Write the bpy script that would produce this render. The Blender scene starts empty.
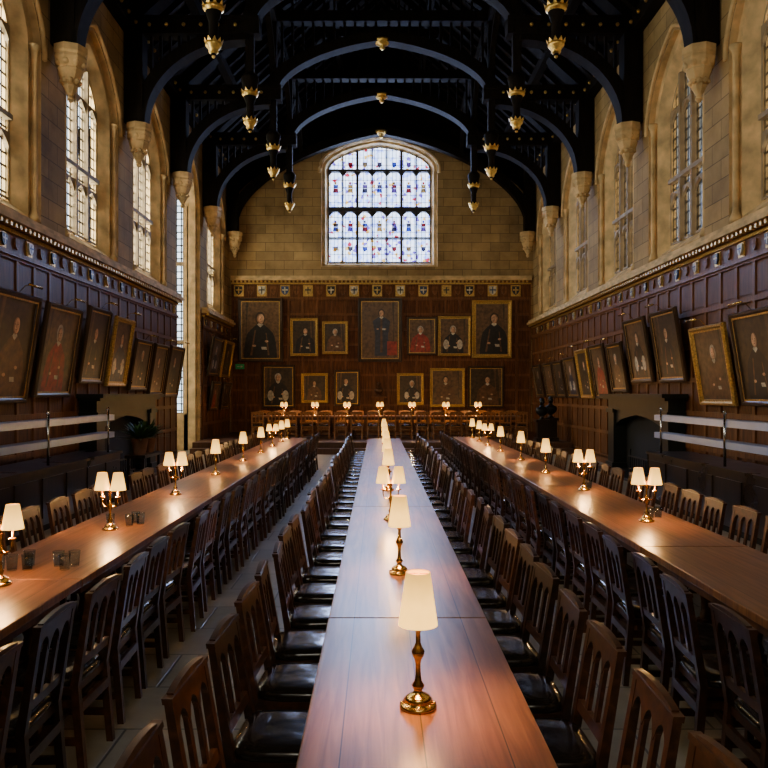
import bpy, bmesh, math, random
from mathutils import Vector, Matrix
random.seed(7)
D=bpy.data
F=768.0; CX=378.0; CY=393.0; CH=1.9
XL,XR,YB,YF=-5.95,6.2,30.7,-3.0
XC=(XL+XR)/2
# ------------------------------------------------------------ materials
MATS={}
def newmat(name):
    m=D.materials.new(name); m.use_nodes=True
    nt=m.node_tree; b=nt.nodes.get('Principled BSDF'); return m,nt,b
def setin(b,k,v):
    if k in b.inputs: b.inputs[k].default_value=v
def rgba(c): return (c[0],c[1],c[2],1)
def plain(name,c,rough=.5,metal=0,var=.25,scale=6,bump=0,coat=0,spec=.5,bd=.01):
    m,nt,b=newmat(name); N=nt.nodes; L=nt.links
    tc=N.new('ShaderNodeTexCoord'); nz=N.new('ShaderNodeTexNoise'); nz.inputs['Scale'].default_value=scale
    nz.inputs['Detail'].default_value=4 if bd<=.01 else 1
    L.new(tc.outputs['Object'],nz.inputs['Vector'])
    r=N.new('ShaderNodeValToRGB')
    r.color_ramp.elements[0].position=.3; r.color_ramp.elements[1].position=.7
    r.color_ramp.elements[0].color=rgba([x*(1-var) for x in c]); r.color_ramp.elements[1].color=rgba([min(1,x*(1+var)) for x in c])
    L.new(nz.outputs['Fac'],r.inputs['Fac']); L.new(r.outputs['Color'],b.inputs['Base Color'])
    setin(b,'Roughness',rough); setin(b,'Metallic',metal); setin(b,'Coat Weight',coat); setin(b,'Coat Roughness',.15)
    setin(b,'Specular IOR Level',spec)
    if bump:
        bp=N.new('ShaderNodeBump'); bp.inputs['Strength'].default_value=bump; bp.inputs['Distance'].default_value=bd
        L.new(nz.outputs['Fac'],bp.inputs['Height']); L.new(bp.outputs['Normal'],b.inputs['Normal'])
        if coat: L.new(bp.outputs['Normal'],b.inputs['Coat Normal'])
    return m
def wood(name,c1,c2,rough=.4,sc=(12,1,1),coat=0,objrand=False,bump=.15,planks=0,spec=.5):
    m,nt,b=newmat(name); N=nt.nodes; L=nt.links
    uv=N.new('ShaderNodeUVMap'); mp=N.new('ShaderNodeMapping'); mp.inputs['Scale'].default_value=sc
    L.new(uv.outputs['UV'],mp.inputs['Vector'])
    nz=N.new('ShaderNodeTexNoise'); nz.inputs['Scale'].default_value=2.2; nz.inputs['Detail'].default_value=8; nz.inputs['Distortion'].default_value=.6
    L.new(mp.outputs['Vector'],nz.inputs['Vector'])
    r=N.new('ShaderNodeValToRGB'); e=r.color_ramp.elements
    e[0].position=.32; e[1].position=.68; e[0].color=rgba(c1); e[1].color=rgba(c2)
    L.new(nz.outputs['Fac'],r.inputs['Fac'])
    n2=N.new('ShaderNodeTexNoise'); n2.inputs['Scale'].default_value=1.3 if not planks else 2.2; n2.inputs['Detail'].default_value=3 if not planks else 5
    tc=N.new('ShaderNodeTexCoord'); L.new(tc.outputs['Object'],n2.inputs['Vector'])
    mx=N.new('ShaderNodeMixRGB'); mx.blend_type='MULTIPLY'; mx.inputs['Fac'].default_value=.6 if not planks else .5
    L.new(r.outputs['Color'],mx.inputs['Color1'])
    r2=N.new('ShaderNodeValToRGB'); r2.color_ramp.elements[0].position=.28; r2.color_ramp.elements[0].color=(.42,.40,.38,1); r2.color_ramp.elements[1].position=.68
    L.new(n2.outputs['Fac'],r2.inputs['Fac']); L.new(r2.outputs['Color'],mx.inputs['Color2'])
    out=mx.outputs['Color']
    if planks:
        br=N.new('ShaderNodeTexBrick'); br.inputs['Color1'].default_value=(1,1,1,1); br.inputs['Color2'].default_value=(.78,.74,.7,1)
        br.inputs['Mortar'].default_value=(.12,.1,.08,1); br.inputs['Scale'].default_value=1; br.inputs['Mortar Size'].default_value=.0025
        br.inputs['Brick Width'].default_value=planks; br.inputs['Row Height'].default_value=50; br.offset=0
        L.new(uv.outputs['UV'],br.inputs['Vector'])
        m2=N.new('ShaderNodeMixRGB'); m2.blend_type='MULTIPLY'; m2.inputs['Fac'].default_value=1
        L.new(out,m2.inputs['Color1']); L.new(br.outputs['Color'],m2.inputs['Color2']); out=m2.outputs['Color']
    if objrand:
        oi=N.new('ShaderNodeObjectInfo'); hs=N.new('ShaderNodeHueSaturation')
        mr=N.new('ShaderNodeMapRange'); mr.inputs['To Min'].default_value=.4; mr.inputs['To Max'].default_value=1.7
        L.new(oi.outputs['Random'],mr.inputs['Value']); L.new(mr.outputs['Result'],hs.inputs['Value'])
        L.new(out,hs.inputs['Color']); out=hs.outputs['Color']
    L.new(out,b.inputs['Base Color'])
    rr=N.new('ShaderNodeMapRange'); dr=.10 if not planks else .05
    rr.inputs['To Min'].default_value=rough-dr; rr.inputs['To Max'].default_value=rough+dr
    L.new(n2.outputs['Fac'],rr.inputs['Value']); L.new(rr.outputs['Result'],b.inputs['Roughness'])
    setin(b,'Coat Weight',coat); setin(b,'Coat Roughness',.2); setin(b,'Specular IOR Level',spec)
    bp=N.new('ShaderNodeBump'); bp.inputs['Strength'].default_value=bump; bp.inputs['Distance'].default_value=.004
    L.new(nz.outputs['Fac'],bp.inputs['Height']); L.new(bp.outputs['Normal'],b.inputs['Normal'])
    return m
def blocks(name,c1,c2,cm,bw,rh,ms,rough=.8,bump=.4,nscale=1.2,var=.5,spec=.3):
    m,nt,b=newmat(name); N=nt.nodes; L=nt.links
    uv=N.new('ShaderNodeUVMap'); br=N.new('ShaderNodeTexBrick')
    br.inputs['Color1'].default_value=rgba(c1); br.inputs['Color2'].default_value=rgba(c2); br.inputs['Mortar'].default_value=rgba(cm)
    br.inputs['Scale'].default_value=1; br.inputs['Brick Width'].default_value=bw; br.inputs['Row Height'].default_value=rh
    br.inputs['Mortar Size'].default_value=ms; br.inputs['Mortar Smooth'].default_value=.3
    L.new(uv.outputs['UV'],br.inputs['Vector'])
    tc=N.new('ShaderNodeTexCoord'); nz=N.new('ShaderNodeTexNoise'); nz.inputs['Scale'].default_value=nscale; nz.inputs['Detail'].default_value=8
    nz.inputs['Roughness'].default_value=.65
    L.new(tc.outputs['Object'],nz.inputs['Vector'])
    r=N.new('ShaderNodeValToRGB'); e=r.color_ramp.elements; e[0].position=.3; e[1].position=.7
    e[0].color=(1-var,(1-var)*.92,(1-var)*.82,1); e[1].color=(1,1,1,1)
    L.new(nz.outputs['Fac'],r.inputs['Fac'])
    mx=N.new('ShaderNodeMixRGB'); mx.blend_type='MULTIPLY'; mx.inputs['Fac'].default_value=1
    L.new(br.outputs['Color'],mx.inputs['Color1']); L.new(r.outputs['Color'],mx.inputs['Color2']); L.new(mx.outputs['Color'],b.inputs['Base Color'])
    rr=N.new('ShaderNodeMapRange'); rr.inputs['To Min'].default_value=rough-.12; rr.inputs['To Max'].default_value=rough+.1
    L.new(nz.outputs['Fac'],rr.inputs['Value']); L.new(rr.outputs['Result'],b.inputs['Roughness'])
    ad=N.new('ShaderNodeMath'); ad.operation='MULTIPLY_ADD'; ad.inputs[1].default_value=-1.0
    L.new(br.outputs['Fac'],ad.inputs[0]); L.new(nz.outputs['Fac'],ad.inputs[2])
    bp=N.new('ShaderNodeBump'); bp.inputs['Strength'].default_value=bump; bp.inputs['Distance'].default_value=.01
    L.new(ad.outputs[0],bp.inputs['Height']); L.new(bp.outputs['Normal'],b.inputs['Normal'])
    setin(b,'Specular IOR Level',spec)
    return m
def glassmat(name,tint,tint2,gx,gy,lead=.012,stain=False):
    m,nt,b=newmat(name); N=nt.nodes; L=nt.links; N.remove(b)
    out=N.get('Material Output')
    uv=N.new('ShaderNodeUVMap')
    br=N.new('ShaderNodeTexBrick'); br.offset=0
    br.inputs['Color1'].default_value=rgba(tint); br.inputs['Color2'].default_value=rgba(tint2); br.inputs['Mortar'].default_value=(0.01,0.01,0.01,1)
    br.inputs['Scale'].default_value=1; br.inputs['Brick Width'].default_value=gx; br.inputs['Row Height'].default_value=gy; br.inputs['Mortar Size'].default_value=lead
    L.new(uv.outputs['UV'],br.inputs['Vector'])
    col=br.outputs['Color']
    if stain:
        vo=N.new('ShaderNodeTexVoronoi'); vo.inputs['Scale'].default_value=8
        L.new(uv.outputs['UV'],vo.inputs['Vector'])
        r=N.new('ShaderNodeValToRGB'); r.color_ramp.interpolation='CONSTANT'; e=r.color_ramp.elements
        e[0].position=0; e[0].color=(.75,.84,1,1); e[1].position=.40; e[1].color=(.38,.48,1,1)
        for p,c in ((.53,(.9,.9,1)),(.75,(.15,.10,.45)),(.80,(.6,.72,1)),(.92,(.4,.03,.06)),(.96,(.7,.4,.1))):
            x=e.new(p); x.color=rgba(c)
        sp=N.new('ShaderNodeSeparateColor'); L.new(vo.outputs['Color'],sp.inputs['Color']); L.new(sp.outputs['Red'],r.inputs['Fac'])
        mx=N.new('ShaderNodeMixRGB'); mx.blend_type='MULTIPLY'; mx.inputs['Fac'].default_value=1
        L.new(col,mx.inputs['Color1']); L.new(r.outputs['Color'],mx.inputs['Color2']); col=mx.outputs['Color']
    tr=N.new('ShaderNodeBsdfTransparent'); L.new(col,tr.inputs['Color'])
    gl=N.new('ShaderNodeBsdfGlossy'); gl.inputs['Roughness'].default_value=.15; gl.inputs['Color'].default_value=(.6,.6,.6,1)
    mix=N.new('ShaderNodeMixShader'); mix.inputs['Fac'].default_value=.05
    L.new(tr.outputs[0],mix.inputs[1]); L.new(gl.outputs[0],mix.inputs[2]); L.new(mix.outputs[0],out.inputs['Surface'])
    return m
def emis(name,c,s):
    m,nt,b=newmat(name); setin(b,'Base Color',(.5,.3,.1,1)); setin(b,'Roughness',.8)
    N=nt.nodes; L=nt.links
    tc=N.new('ShaderNodeTexCoord'); nz=N.new('ShaderNodeTexNoise'); nz.inputs['Scale'].default_value=40
    L.new(tc.outputs['Object'],nz.inputs['Vector'])
    mr=N.new('ShaderNodeMapRange'); mr.inputs['To Min'].default_value=s*.9; mr.inputs['To Max'].default_value=s*1.1
    L.new(nz.outputs['Fac'],mr.inputs['Value'])
    sp=N.new('ShaderNodeSeparateXYZ'); L.new(tc.outputs['Object'],sp.inputs[0])
    m2=N.new('ShaderNodeMapRange'); m2.inputs['From Min'].default_value=.37; m2.inputs['From Max'].default_value=.50; m2.inputs['To Min'].default_value=1.0; m2.inputs['To Max'].default_value=.38
    L.new(sp.outputs['Z'],m2.inputs['Value'])
    mu=N.new('ShaderNodeMath'); mu.operation='MULTIPLY'; L.new(mr.outputs['Result'],mu.inputs[0]); L.new(m2.outputs['Result'],mu.inputs[1])
    L.new(mu.outputs[0],b.inputs['Emission Strength'])
    setin(b,'Emission Color',rgba(c)); return m

M_stone=blocks('ashlar_limestone',(.62,.42,.185),(.45,.31,.145),(.20,.14,.07),.75,.36,.010,.85,.4,.7,.58)
M_stone2=plain('carved_limestone',(.66,.46,.22),.8,0,.35,3,.3)
M_floor=blocks('flagstone_floor',(.42,.37,.28),(.30,.27,.21),(.09,.08,.065),.95,.62,.009,.34,.35,1.6,.5,.5)
M_panel=wood('oak_panelling',(.085,.030,.009),(.22,.082,.025),.48,(9,.9,1),bump=.1,spec=.2)
M_panel2=wood('oak_rails',(.135,.052,.017),(.30,.12,.04),.44,(9,.9,1),bump=.1,spec=.22)
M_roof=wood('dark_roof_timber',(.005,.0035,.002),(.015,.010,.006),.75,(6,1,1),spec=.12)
M_table=wood('table_oak',(.17,.065,.022),(.38,.165,.062),.31,(14,.8,1),planks=.268,bump=.15,spec=.65)
M_tleg=wood('table_leg_oak',(.08,.03,.012),(.16,.065,.025),.45)
M_chair=wood('chair_oak',(.024,.009,.004),(.078,.029,.011),.33,(10,10,1),objrand=True)
M_chair2=wood('lit_chair_oak',(.28,.10,.025),(.52,.22,.06),.35,(10,10,1),objrand=False)  # chair oak with warm light on the dais row painted in
M_leather=plain('black_leather',(.014,.010,.008),.17,0,.3,7,.35,coat=.4,bd=.02)
M_brass=plain('polished_brass',(.80,.50,.14),.2,1,.1)
M_gold=plain('gilded_wood',(.85,.55,.16),.38,1,.25,20,.3)
M_gold2=plain('old_gilt_frame',(.60,.37,.10),.36,.75,.4,30,.4)
M_dframe=wood('dark_frame_wood',(.03,.015,.008),(.09,.045,.018),.3)
M_shade=emis('lit_cream_shade',(1.0,.52,.09),3.6)
M_bulb=emis('lit_bulb',(1,.6,.25),8)
M_black=plain('sooty_black',(.005,.005,.005),.8)
M_grey=plain('dark_marble_fireplace',(.010,.012,.011),.4,0,.4,3,spec=.3)
M_steel=plain('brushed_steel',(.38,.50,.85),.28,.3,.05,3)
M_chrome=plain('chrome_post',(.7,.7,.72),.12,1,.05)
M_counter=wood('dark_counter_wood',(.012,.007,.005),(.035,.018,.011),.3)
M_iron=plain('black_iron',(.015,.015,.017),.4,.6)
M_lead=plain('stone_mullion',(.33,.24,.14),.7,0,.2)
M_dmull=plain('dark_stone_mullion',(.04,.036,.04),.7,0,.2)
M_leaf=plain('green_leaf',(.03,.09,.02),.45,0,.5,8)
M_terra=plain('terracotta',(.2,.09,.05),.7)
M_green=plain('exit_green',(.02,.5,.15),.4)
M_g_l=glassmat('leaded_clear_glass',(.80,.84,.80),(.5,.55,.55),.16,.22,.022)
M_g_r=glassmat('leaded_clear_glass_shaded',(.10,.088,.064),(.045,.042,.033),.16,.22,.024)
M_g_b=glassmat('stained_glass',(1,1,1),(.8,.86,1),.147,.3,.01,True)
M_sg=[glassmat('stained_'+n,c,[x*.6 for x in c],.09,.12,.008) for n,c in (('red',(.22,.015,.02)),('blue',(.04,.06,.35)),('amber',(.40,.22,.06)),('purple',(.13,.06,.24)),('dark',(.06,.05,.08)))]
M_clear=glassmat('tumbler_glass',(.80,.84,.86),(.80,.84,.86),9,9,0)
for n,c in (('skin',(.72,.40,.23)),('skin_shadow',(.33,.16,.08)),('hair_dark',(.05,.028,.015)),('hair_white',(.5,.44,.36)),('robe_black',(.016,.014,.014)),('robe_red',(.34,.035,.02)),
            ('robe_brown',(.14,.065,.028)),('robe_blue',(.03,.035,.06)),('linen_white',(.60,.54,.43)),('canvas_bg',(.055,.033,.016)),('canvas_bg2',(.14,.075,.033)),
            ('sh_red',(.4,.04,.03)),('sh_blue',(.03,.06,.16)),('sh_white',(.6,.54,.40)),('sh_gold',(.55,.36,.1)),('sh_black',(.02,.02,.02)),('sh_green',(.04,.12,.06))):
    MATS[n]=plain('paint_'+n,c,.35 if not n.startswith('sh_') else .4,0,.5,9)
# ------------------------------------------------------------ mesh builder
class MB:
    def __init__(s): s.v=[]; s.f=[]; s.m=[]; s.sm=[]; s.mats=[]
    def mi(s,m):
        if m not in s.mats: s.mats.append(m)
        return s.mats.index(m)
    def add(s,vs,fs,m,smooth=False,M=None):
        o=len(s.v); k=s.mi(m)
        for p in vs:
            p=Vector(p)
            if M is not None: p=M@p
            s.v.append(p)
        for f in fs: s.f.append([i+o for i in f]); s.m.append(k); s.sm.append(smooth)
    def hexa(s,c,m,M=None):
        s.add(c,[(0,3,2,1),(4,5,6,7),(0,1,5,4),(1,2,6,5),(2,3,7,6),(3,0,4,7)],m,False,M)
    def box(s,x0,x1,y0,y1,z0,z1,m,M=None):
        s.hexa([(x0,y0,z0),(x1,y0,z0),(x1,y1,z0),(x0,y1,z0),(x0,y0,z1),(x1,y0,z1),(x1,y1,z1),(x0,y1,z1)],m,M)
    def beam(s,a,b,w,h,m,up=(0,0,1)):
        a=Vector(a);b=Vector(b);d=(b-a).normalized();sd=d.cross(Vector(up)).normalized()*w/2;u=sd.cross(d).normalized()*h/2
        s.hexa([a-sd-u,a+sd-u,b+sd-u,b-sd-u,a-sd+u,a+sd+u,b+sd+u,b-sd+u],m)
    def prism(s,pts,off,m,M=None):
        n=len(pts); off=Vector(off); P=[Vector(p) for p in pts]
        s.add(P+[p+off for p in P],[tuple(range(n))[::-1],tuple(range(n,2*n))]+[(i,(i+1)%n,n+(i+1)%n,n+i) for i in range(n)],m,False,M)
    def lathe(s,prof,m,c=(0,0,0),seg=16,M=None,smooth=True,cap=True,sx=1,sy=1):
        vs=[];fs=[]
        for r,z in prof:
            for i in range(seg):
                a=2*math.pi*i/seg; vs.append((c[0]+r*math.cos(a)*sx,c[1]+r*math.sin(a)*sy,c[2]+z))
        for j in range(len(prof)-1):
            for i in range(seg):
                k=(i+1)%seg; fs.append((j*seg+i,j*seg+k,(j+1)*seg+k,(j+1)*seg+i))
        if cap:
            fs.append(tuple(range(seg))[::-1]); n=(len(prof)-1)*seg; fs.append(tuple(range(n,n+seg)))
        s.add(vs,fs,m,smooth,M)
    def tube(s,path,r,m,seg=8,M=None):
        P=[Vector(p) for p in path]; vs=[];fs=[]
        for i,p in enumerate(P):
            d=(P[min(i+1,len(P)-1)]-P[max(i-1,0)]).normalized()
            ref=Vector((0,0,1)) if abs(d.z)<.95 else Vector((1,0,0))
            a=d.cross(ref).normalized(); b=d.cross(a)
            for j in range(seg):
                t=2*math.pi*j/seg; vs.append(p+(a*math.cos(t)+b*math.sin(t))*r)
        for i in range(len(P)-1):
            for j in range(seg):
                k=(j+1)%seg; fs.append((i*seg+j,i*seg+k,(i+1)*seg+k,(i+1)*seg+j))
        fs.append(tuple(range(seg))); fs.append(tuple(range((len(P)-1)*seg,len(P)*seg)))
        s.add(vs,fs,m,True,M)
    def ball(s,c,r,m,seg=12,sx=1,sy=1,sz=1,M=None):
        s.lathe([(max(.001,r*math.sin(math.pi*i/8)),-r*math.cos(math.pi*i/8)*sz) for i in range(9)],m,c,seg,M,True,True,sx,sy)
    def mesh(s,name):
        me=D.meshes.new(name); me.from_pydata([tuple(v) for v in s.v],[],s.f)
        for m in s.mats: me.materials.append(m)
        for p,k,sm in zip(me.polygons,s.m,s.sm): p.material_index=k; p.use_smooth=sm
        bm=bmesh.new(); bm.from_mesh(me); bmesh.ops.recalc_face_normals(bm,faces=bm.faces); bm.to_mesh(me); bm.free()
        uv=me.uv_layers.new(name='UVMap'); me.update()
        for p in me.polygons:
            n=p.normal; a=max(range(3),key=lambda i:abs(n[i]))
            for li in p.loop_indices:
                c=me.vertices[me.loops[li].vertex_index].co
                uv.data[li].uv=(c.y,c.z) if a==0 else ((c.x,c.z) if a==1 else (c.x,c.y))
        return me
    def obj(s,name,loc=(0,0,0),M=None,bevel=0):
        me=s.mesh(name); o=D.objects.new(name,me); bpy.context.scene.collection.objects.link(o)
        if M is not None: o.matrix_world=M
        else: o.location=loc
        if bevel:
            b=o.modifiers.new('bevel','BEVEL'); b.width=bevel; b.segments=2; b.limit_method='ANGLE'
        return o
def inst(me,name,loc,rot=0,M=None):
    o=D.objects.new(name,me); bpy.context.scene.collection.objects.link(o)
    if M is not None: o.matrix_world=M
    else: o.location=loc; o.rotation_euler=(0,0,rot)
    return o
PL=lambda u,z,d:(XL-d,u,z)
PR=lambda u,z,d:(XR+d,u,z)
PB=lambda u,z,d:(u,YB+d,z)
PF=lambda u,z,d:(u,YF-d,z)
def ubox(mb,P,u0,u1,d0,d1,z0,z1,m):
    mb.hexa([P(u0,z0,d0),P(u1,z0,d0),P(u1,z0,d1),P(u0,z0,d1),P(u0,z1,d0),P(u1,z1,d0),P(u1,z1,d1),P(u0,z1,d1)],m)
def rect(mb,P,u0,u1,z0,z1,d,m):
    mb.add([P(u0,z0,d),P(u1,z0,d),P(u1,z1,d),P(u0,z1,d)],[(0,1,2,3)],m)
def af(t,k): return (1-k)*math.sqrt(max(0,1-t*t))+k*(1-t)
def arch(c,hw,zb,zs,za,k,n=20):
    pts=[(c-hw,zb),(c-hw,zs)]
    for i in range(1,n):
        a=math.pi*i/n; x=-math.cos(a); pts.append((c+hw*x,zs+(za-zs)*af(abs(x),k)))
    pts+=[(c+hw,zs),(c+hw,zb)]
    return pts
def wall_bay(mb,P,u0,u1,zt,c,hw,zb,zs,za,k,m):
    pts=arch(c,hw,zb,zs,za,k)
    if zb>0: rect(mb,P,u0,u1,0,zb,0,m)
    rect(mb,P,u0,c-hw,zb,zt,0,m); rect(mb,P,c+hw,u1,zb,zt,0,m)
    a=pts[1:-1]
    for p,q in zip(a[:-1],a[1:]):
        mb.add([P(p[0],p[1],0),P(q[0],q[1],0),P(q[0],zt,0),P(p[0],zt,0)],[(0,1,2,3)],m)
def loft(mb,P,profs,m,wrap=True):
    R=[[P(u,z,pr[6]) for u,z in arch(*pr[:6])] for pr in profs]
    n=len(R[0])
    for A,B in zip(R[:-1],R[1:]):
        vs=A+B; fs=[(i,i+1,n+i+1,n+i) for i in range(n-1)]
        if wrap: fs.append((n-1,0,n,2*n-1))
        mb.add(vs,fs,m)
def zat(c,hw,zs,za,k,u): return zs+(za-zs)*af(min(1,abs(u-c)/hw),k)
def window(name,P,c,hw,zb,zs,za,k,d,nl,trans,gm,mm,heads=None,mw=.07,shields=False):
    mb=MB(); pts=arch(c,hw,zb,zs,za,k)
    mb.add([P(u,z,d) for u,z in pts],[tuple(range(len(pts)))],gm)
    lw=2*hw/nl
    for i in range(1,nl):
        u=c-hw+lw*i; w=mw*(1.6 if (nl==7 and i in(2,5)) else 1)
        ubox(mb,P,u-w/2,u+w/2,d-.10,d+.06,zb,zat(c,hw,zs,za,k,u)-.01,mm)
    for z,th in trans:
        u2=hw
        if z>zs:
            for q in range(60):
                if zat(c,hw,zs,za,k,c+u2)>=z: break
                u2-=hw/60
        ubox(mb,P,c-u2,c+u2,d-.11,d+.07,z-th/2,z+th/2,mm)
    for hz in (heads or []):
        for i in range(nl):
            uc=c-hw+lw*(i+.5); hh=lw*.5
            if hz+hh>zat(c,hw,zs,za,k,uc+ (lw*.4 if uc>c else -lw*.4)): continue
            ap=arch(uc,lw/2-.01,hz-.05,hz,hz+hh,.45,8)
            A=ap[1:-1]
            for p,q in zip(A[:-1],A[1:]):
                a_=[P(p[0],p[1],d-.06),P(q[0],q[1],d-.06),P(q[0],hz+hh+.04,d-.06),P(p[0],hz+hh+.04,d-.06)]
                b_=[P(p[0],p[1],d+.02),P(q[0],q[1],d+.02),P(q[0],hz+hh+.04,d+.02),P(p[0],hz+hh+.04,d+.02)]
                mb.hexa(a_+b_,mm)
    A=arch(c,hw,zb,zs,za,k); B=arch(c,hw-.05,zb+.05,zs,za-.05,k)
    n=len(A); vs=[P(u,z,d-.05) for u,z in A]+[P(u,z,d-.05) for u,z in B]
    mb.add(vs,[(i,(i+1)%n,n+(i+1)%n,n+i) for i in range(n)],mm)
    if shields:
        for row,(zc,hh) in enumerate(((10.22,.46),(8.66,.46),(7.7,.2),(11.1,.24))):
            for i in range(nl):
                uc=c-hw+lw*(i+.5); w=lw*.20
                if row==3 and i in(0,nl-1): continue
                g=[M_sg[(i*2+row)%5],M_sg[(i+row*3+1)%5],M_sg[(i*3+row+2)%5]]
                z0=zc-hh/2
                if row in(2,3):
                    mb.add([P(uc-w*.8,z0+hh,d-.02),P(uc+w*.8,z0+hh,d-.02),P(uc+w*.7,z0+hh*.4,d-.02),P(uc,z0,d-.02),P(uc-w*.7,z0+hh*.4,d-.02)],[(0,1,2,3,4)],g[0]); continue
                mb.add([P(uc-w,z0,d-.02),P(uc+w,z0,d-.02),P(uc+w*.7,z0+hh*.38,d-.02),P(uc-w*.7,z0+hh*.38,d-.02)],[(0,1,2,3)],g[0])
                mb.add([P(uc-w*.7,z0+hh*.40,d-.02),P(uc+w*.7,z0+hh*.40,d-.02),P(uc+w*.8,z0+hh*.7,d-.02),P(uc-w*.8,z0+hh*.7,d-.02)],[(0,1,2,3)],g[1])
                mb.add([P(uc+w*.4*math.cos(t*math.pi/4),z0+hh*.84+hh*.13*math.sin(t*math.pi/4),d-.02) for t in range(8)],[tuple(range(8))],g[2])
    return mb.obj(name)
def area(name,P,c,z,d,w,h,power,col,inward):
    l=D.lights.new(name,'AREA'); l.shape='RECTANGLE'; l.size=w; l.size_y=h; l.energy=power; l.color=col
    o=D.objects.new(name,l); bpy.context.scene.collection.objects.link(o)
    o.location=P(c,z,d); o.rotation_euler=Vector(inward).to_track_quat('-Z','Y').to_euler(); return o
# ------------------------------------------------------------ shell
mb=MB(); mb.box(XL-3.2,XR+1,YF-.5,YB+1,-.2,0,M_floor); mb.obj('floor')
TR=[30.2-4.03*k for k in range(8)]
ZT=10.7
wl=MB(); wr=MB()
bounds=sorted(TR); bounds[-1]=YB
edges=[YF]+bounds
K=.32
shL=MB()
def shaft(mb,P,u,d,z0,z1,r=.055):
    x,y,_=P(u,0,d)
    mb.lathe([(r*1.9,0),(r*1.9,.08),(r*1.3,.14),(r,.2),(r,z1-z0-.3),(r*1.2,z1-z0-.27),(r,z1-z0-.24),(r*1.3,z1-z0-.12),(r*2,z1-z0-.04),(r*2,z1-z0)],M_stone2,(x,y,z0),12)
LW,RW=[],[]
SUN=(1,.87,.65)
for i,(a,b) in enumerate(zip(edges[:-1],edges[1:])):
    if i==0:
        rect(wl,PL,a,b,0,ZT,0,M_stone); rect(wr,PR,a,b,0,ZT,0,M_stone); continue
    c=(a+ (b if i<len(edges)-2 else 30.2))/2
    for wm,P,side in ((wl,PL,'L'),(wr,PR,'R')):
        if side=='L' and abs(c-24.155)<.1:
            wall_bay(wm,P,a,b,ZT,c,1.5,0,8.1,9.75,K,M_stone)
            loft(wm,P,[(c,1.5,0,8.1,9.75,K,0),(c,1.5,0,8.1,9.75,K,.1),(c,1.35,0,8.1,9.6,K,.12),(c,1.35,0,8.1,9.6,K,.4)],M_stone2,False)
            wm.hexa([P(c-1.36,0,.4),P(c-1.5,0,.4),P(c-1.5,0,2.8),P(c-1.36,0,2.8),P(c-1.36,9.7,.4),P(c-1.5,9.7,.4),P(c-1.5,9.7,2.8),P(c-1.36,9.7,2.8)],M_stone)
            ubox(wm,P,c-1.5,c+1.6,.38,2.9,9.55,9.7,M_stone)
            for (z0,z1) in ((0,1.2),(8.9,9.7)):
                ubox(wm,P,c+1.35,c+1.6,.38,2.8,z0,z1,M_stone2); ubox(wm,P,c-1.5,c+1.6,2.7,2.9,z0,z1,M_stone2)
            ubox(wm,P,c+1.35,c+1.6,.36,.5,0,9.7,M_stone2); ubox(wm,P,c+1.35,c+1.6,2.5,2.9,0,9.7,M_stone2); ubox(wm,P,c-1.5,c-1.2,2.5,2.9,0,9.7,M_stone2)
            Pf=lambda u,z,d:(u,c+1.42+d,z)
            window('window_oriel_side',Pf,XL-1.5,1.0,1.2,8.3,8.9,K,0.05,3,((3.6,.12),(6.2,.12)),M_g_l,M_lead,(8.1,))
            window('window_oriel_front',P,c+.07,1.28,1.2,8.3,8.9,K,2.75,4,((3.6,.12),(6.2,.12)),M_g_l,M_lead,(8.1,))
            area('daylight_oriel_side',Pf,XL-1.5,5,.6,2.2,8,300,SUN,(0,-1,0))
            area('daylight_oriel_front',P,c,5,3.4,2.9,8,950,SUN,(1,0,0))
            continue
        wall_bay(wm,P,a,b,ZT,c,1.5,4.85,7.9,9.5,K,M_stone)
        loft(wm,P,[(c,1.5,4.85,7.9,9.5,K,0),(c,1.5,4.87,7.9,9.5,K,.13),(c,1.28,4.9,7.9,9.3,K,.14),(c,1.22,4.95,7.9,9.22,K,.10),(c,1.16,5.0,7.9,9.15,K,.15),(c,.98,5.1,7.9,9.0,K,.28),(c,.92,5.15,7.9,8.9,K,.3),(c,.92,5.15,7.9,8.9,K,.42)],M_stone2)
        hm=arch(c,1.58,7.8,7.9,9.6,K)
        wm.tube([P(u,z,-.02) for u,z in hm],.05,M_stone2,6)
        for s in(-1,1): shaft(shL,P,c+s*1.39,.07,4.9,8.0)
        n=len(LW)+len(RW)+1
        (LW if side=='L' else RW).append(c)
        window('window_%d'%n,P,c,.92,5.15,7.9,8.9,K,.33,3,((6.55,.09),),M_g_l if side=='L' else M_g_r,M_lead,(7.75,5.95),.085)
        if side=='L': area('daylight_window',P,c,7.1,.85,2.8,4.6,800,SUN,(1,0,0))
        else: area('daylight_window',P,c,7.1,.85,2.8,4.6,600,(1,.88,.70),(-1,0,0))
wl.obj('wall_left'); wr.obj('wall_right'); shL.obj('trim_window_shafts')
# back wall
wb=MB(); c=.06
wall_bay(wb,PB,XL-.2,XR+.2,16.6,c,2.32,6.95,10.9,12.05,.2,M_stone)
loft(wb,PB,[(c,2.32,6.95,10.9,12.05,.2,0),(c,2.3,6.97,10.9,12.03,.2,.1),(c,2.18,7.05,10.9,11.95,.2,.12),(c,2.12,7.1,10.9,11.9,.2,.3),(c,2.07,7.15,10.9,11.85,.2,.32),(c,2.07,7.15,10.9,11.85,.2,.5)],M_stone2)
wb.tube([PB(u,z,-.03) for u,z in arch(c,2.4,10.7,10.9,12.13,.2)],.06,M_stone2,6)
wb.obj('wall_back')
window('window_great_stained',PB,c,2.07,7.15,10.9,11.85,.2,.36,7,((9.3,.2),(8.15,.06),(10.85,.07)),M_g_b,M_dmull,(10.6,8.95),.06,True)
area('daylight_great_window',PB,c,9.5,1.0,5.4,6.2,2800,(.70,.82,1),(0,-1,0))
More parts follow.
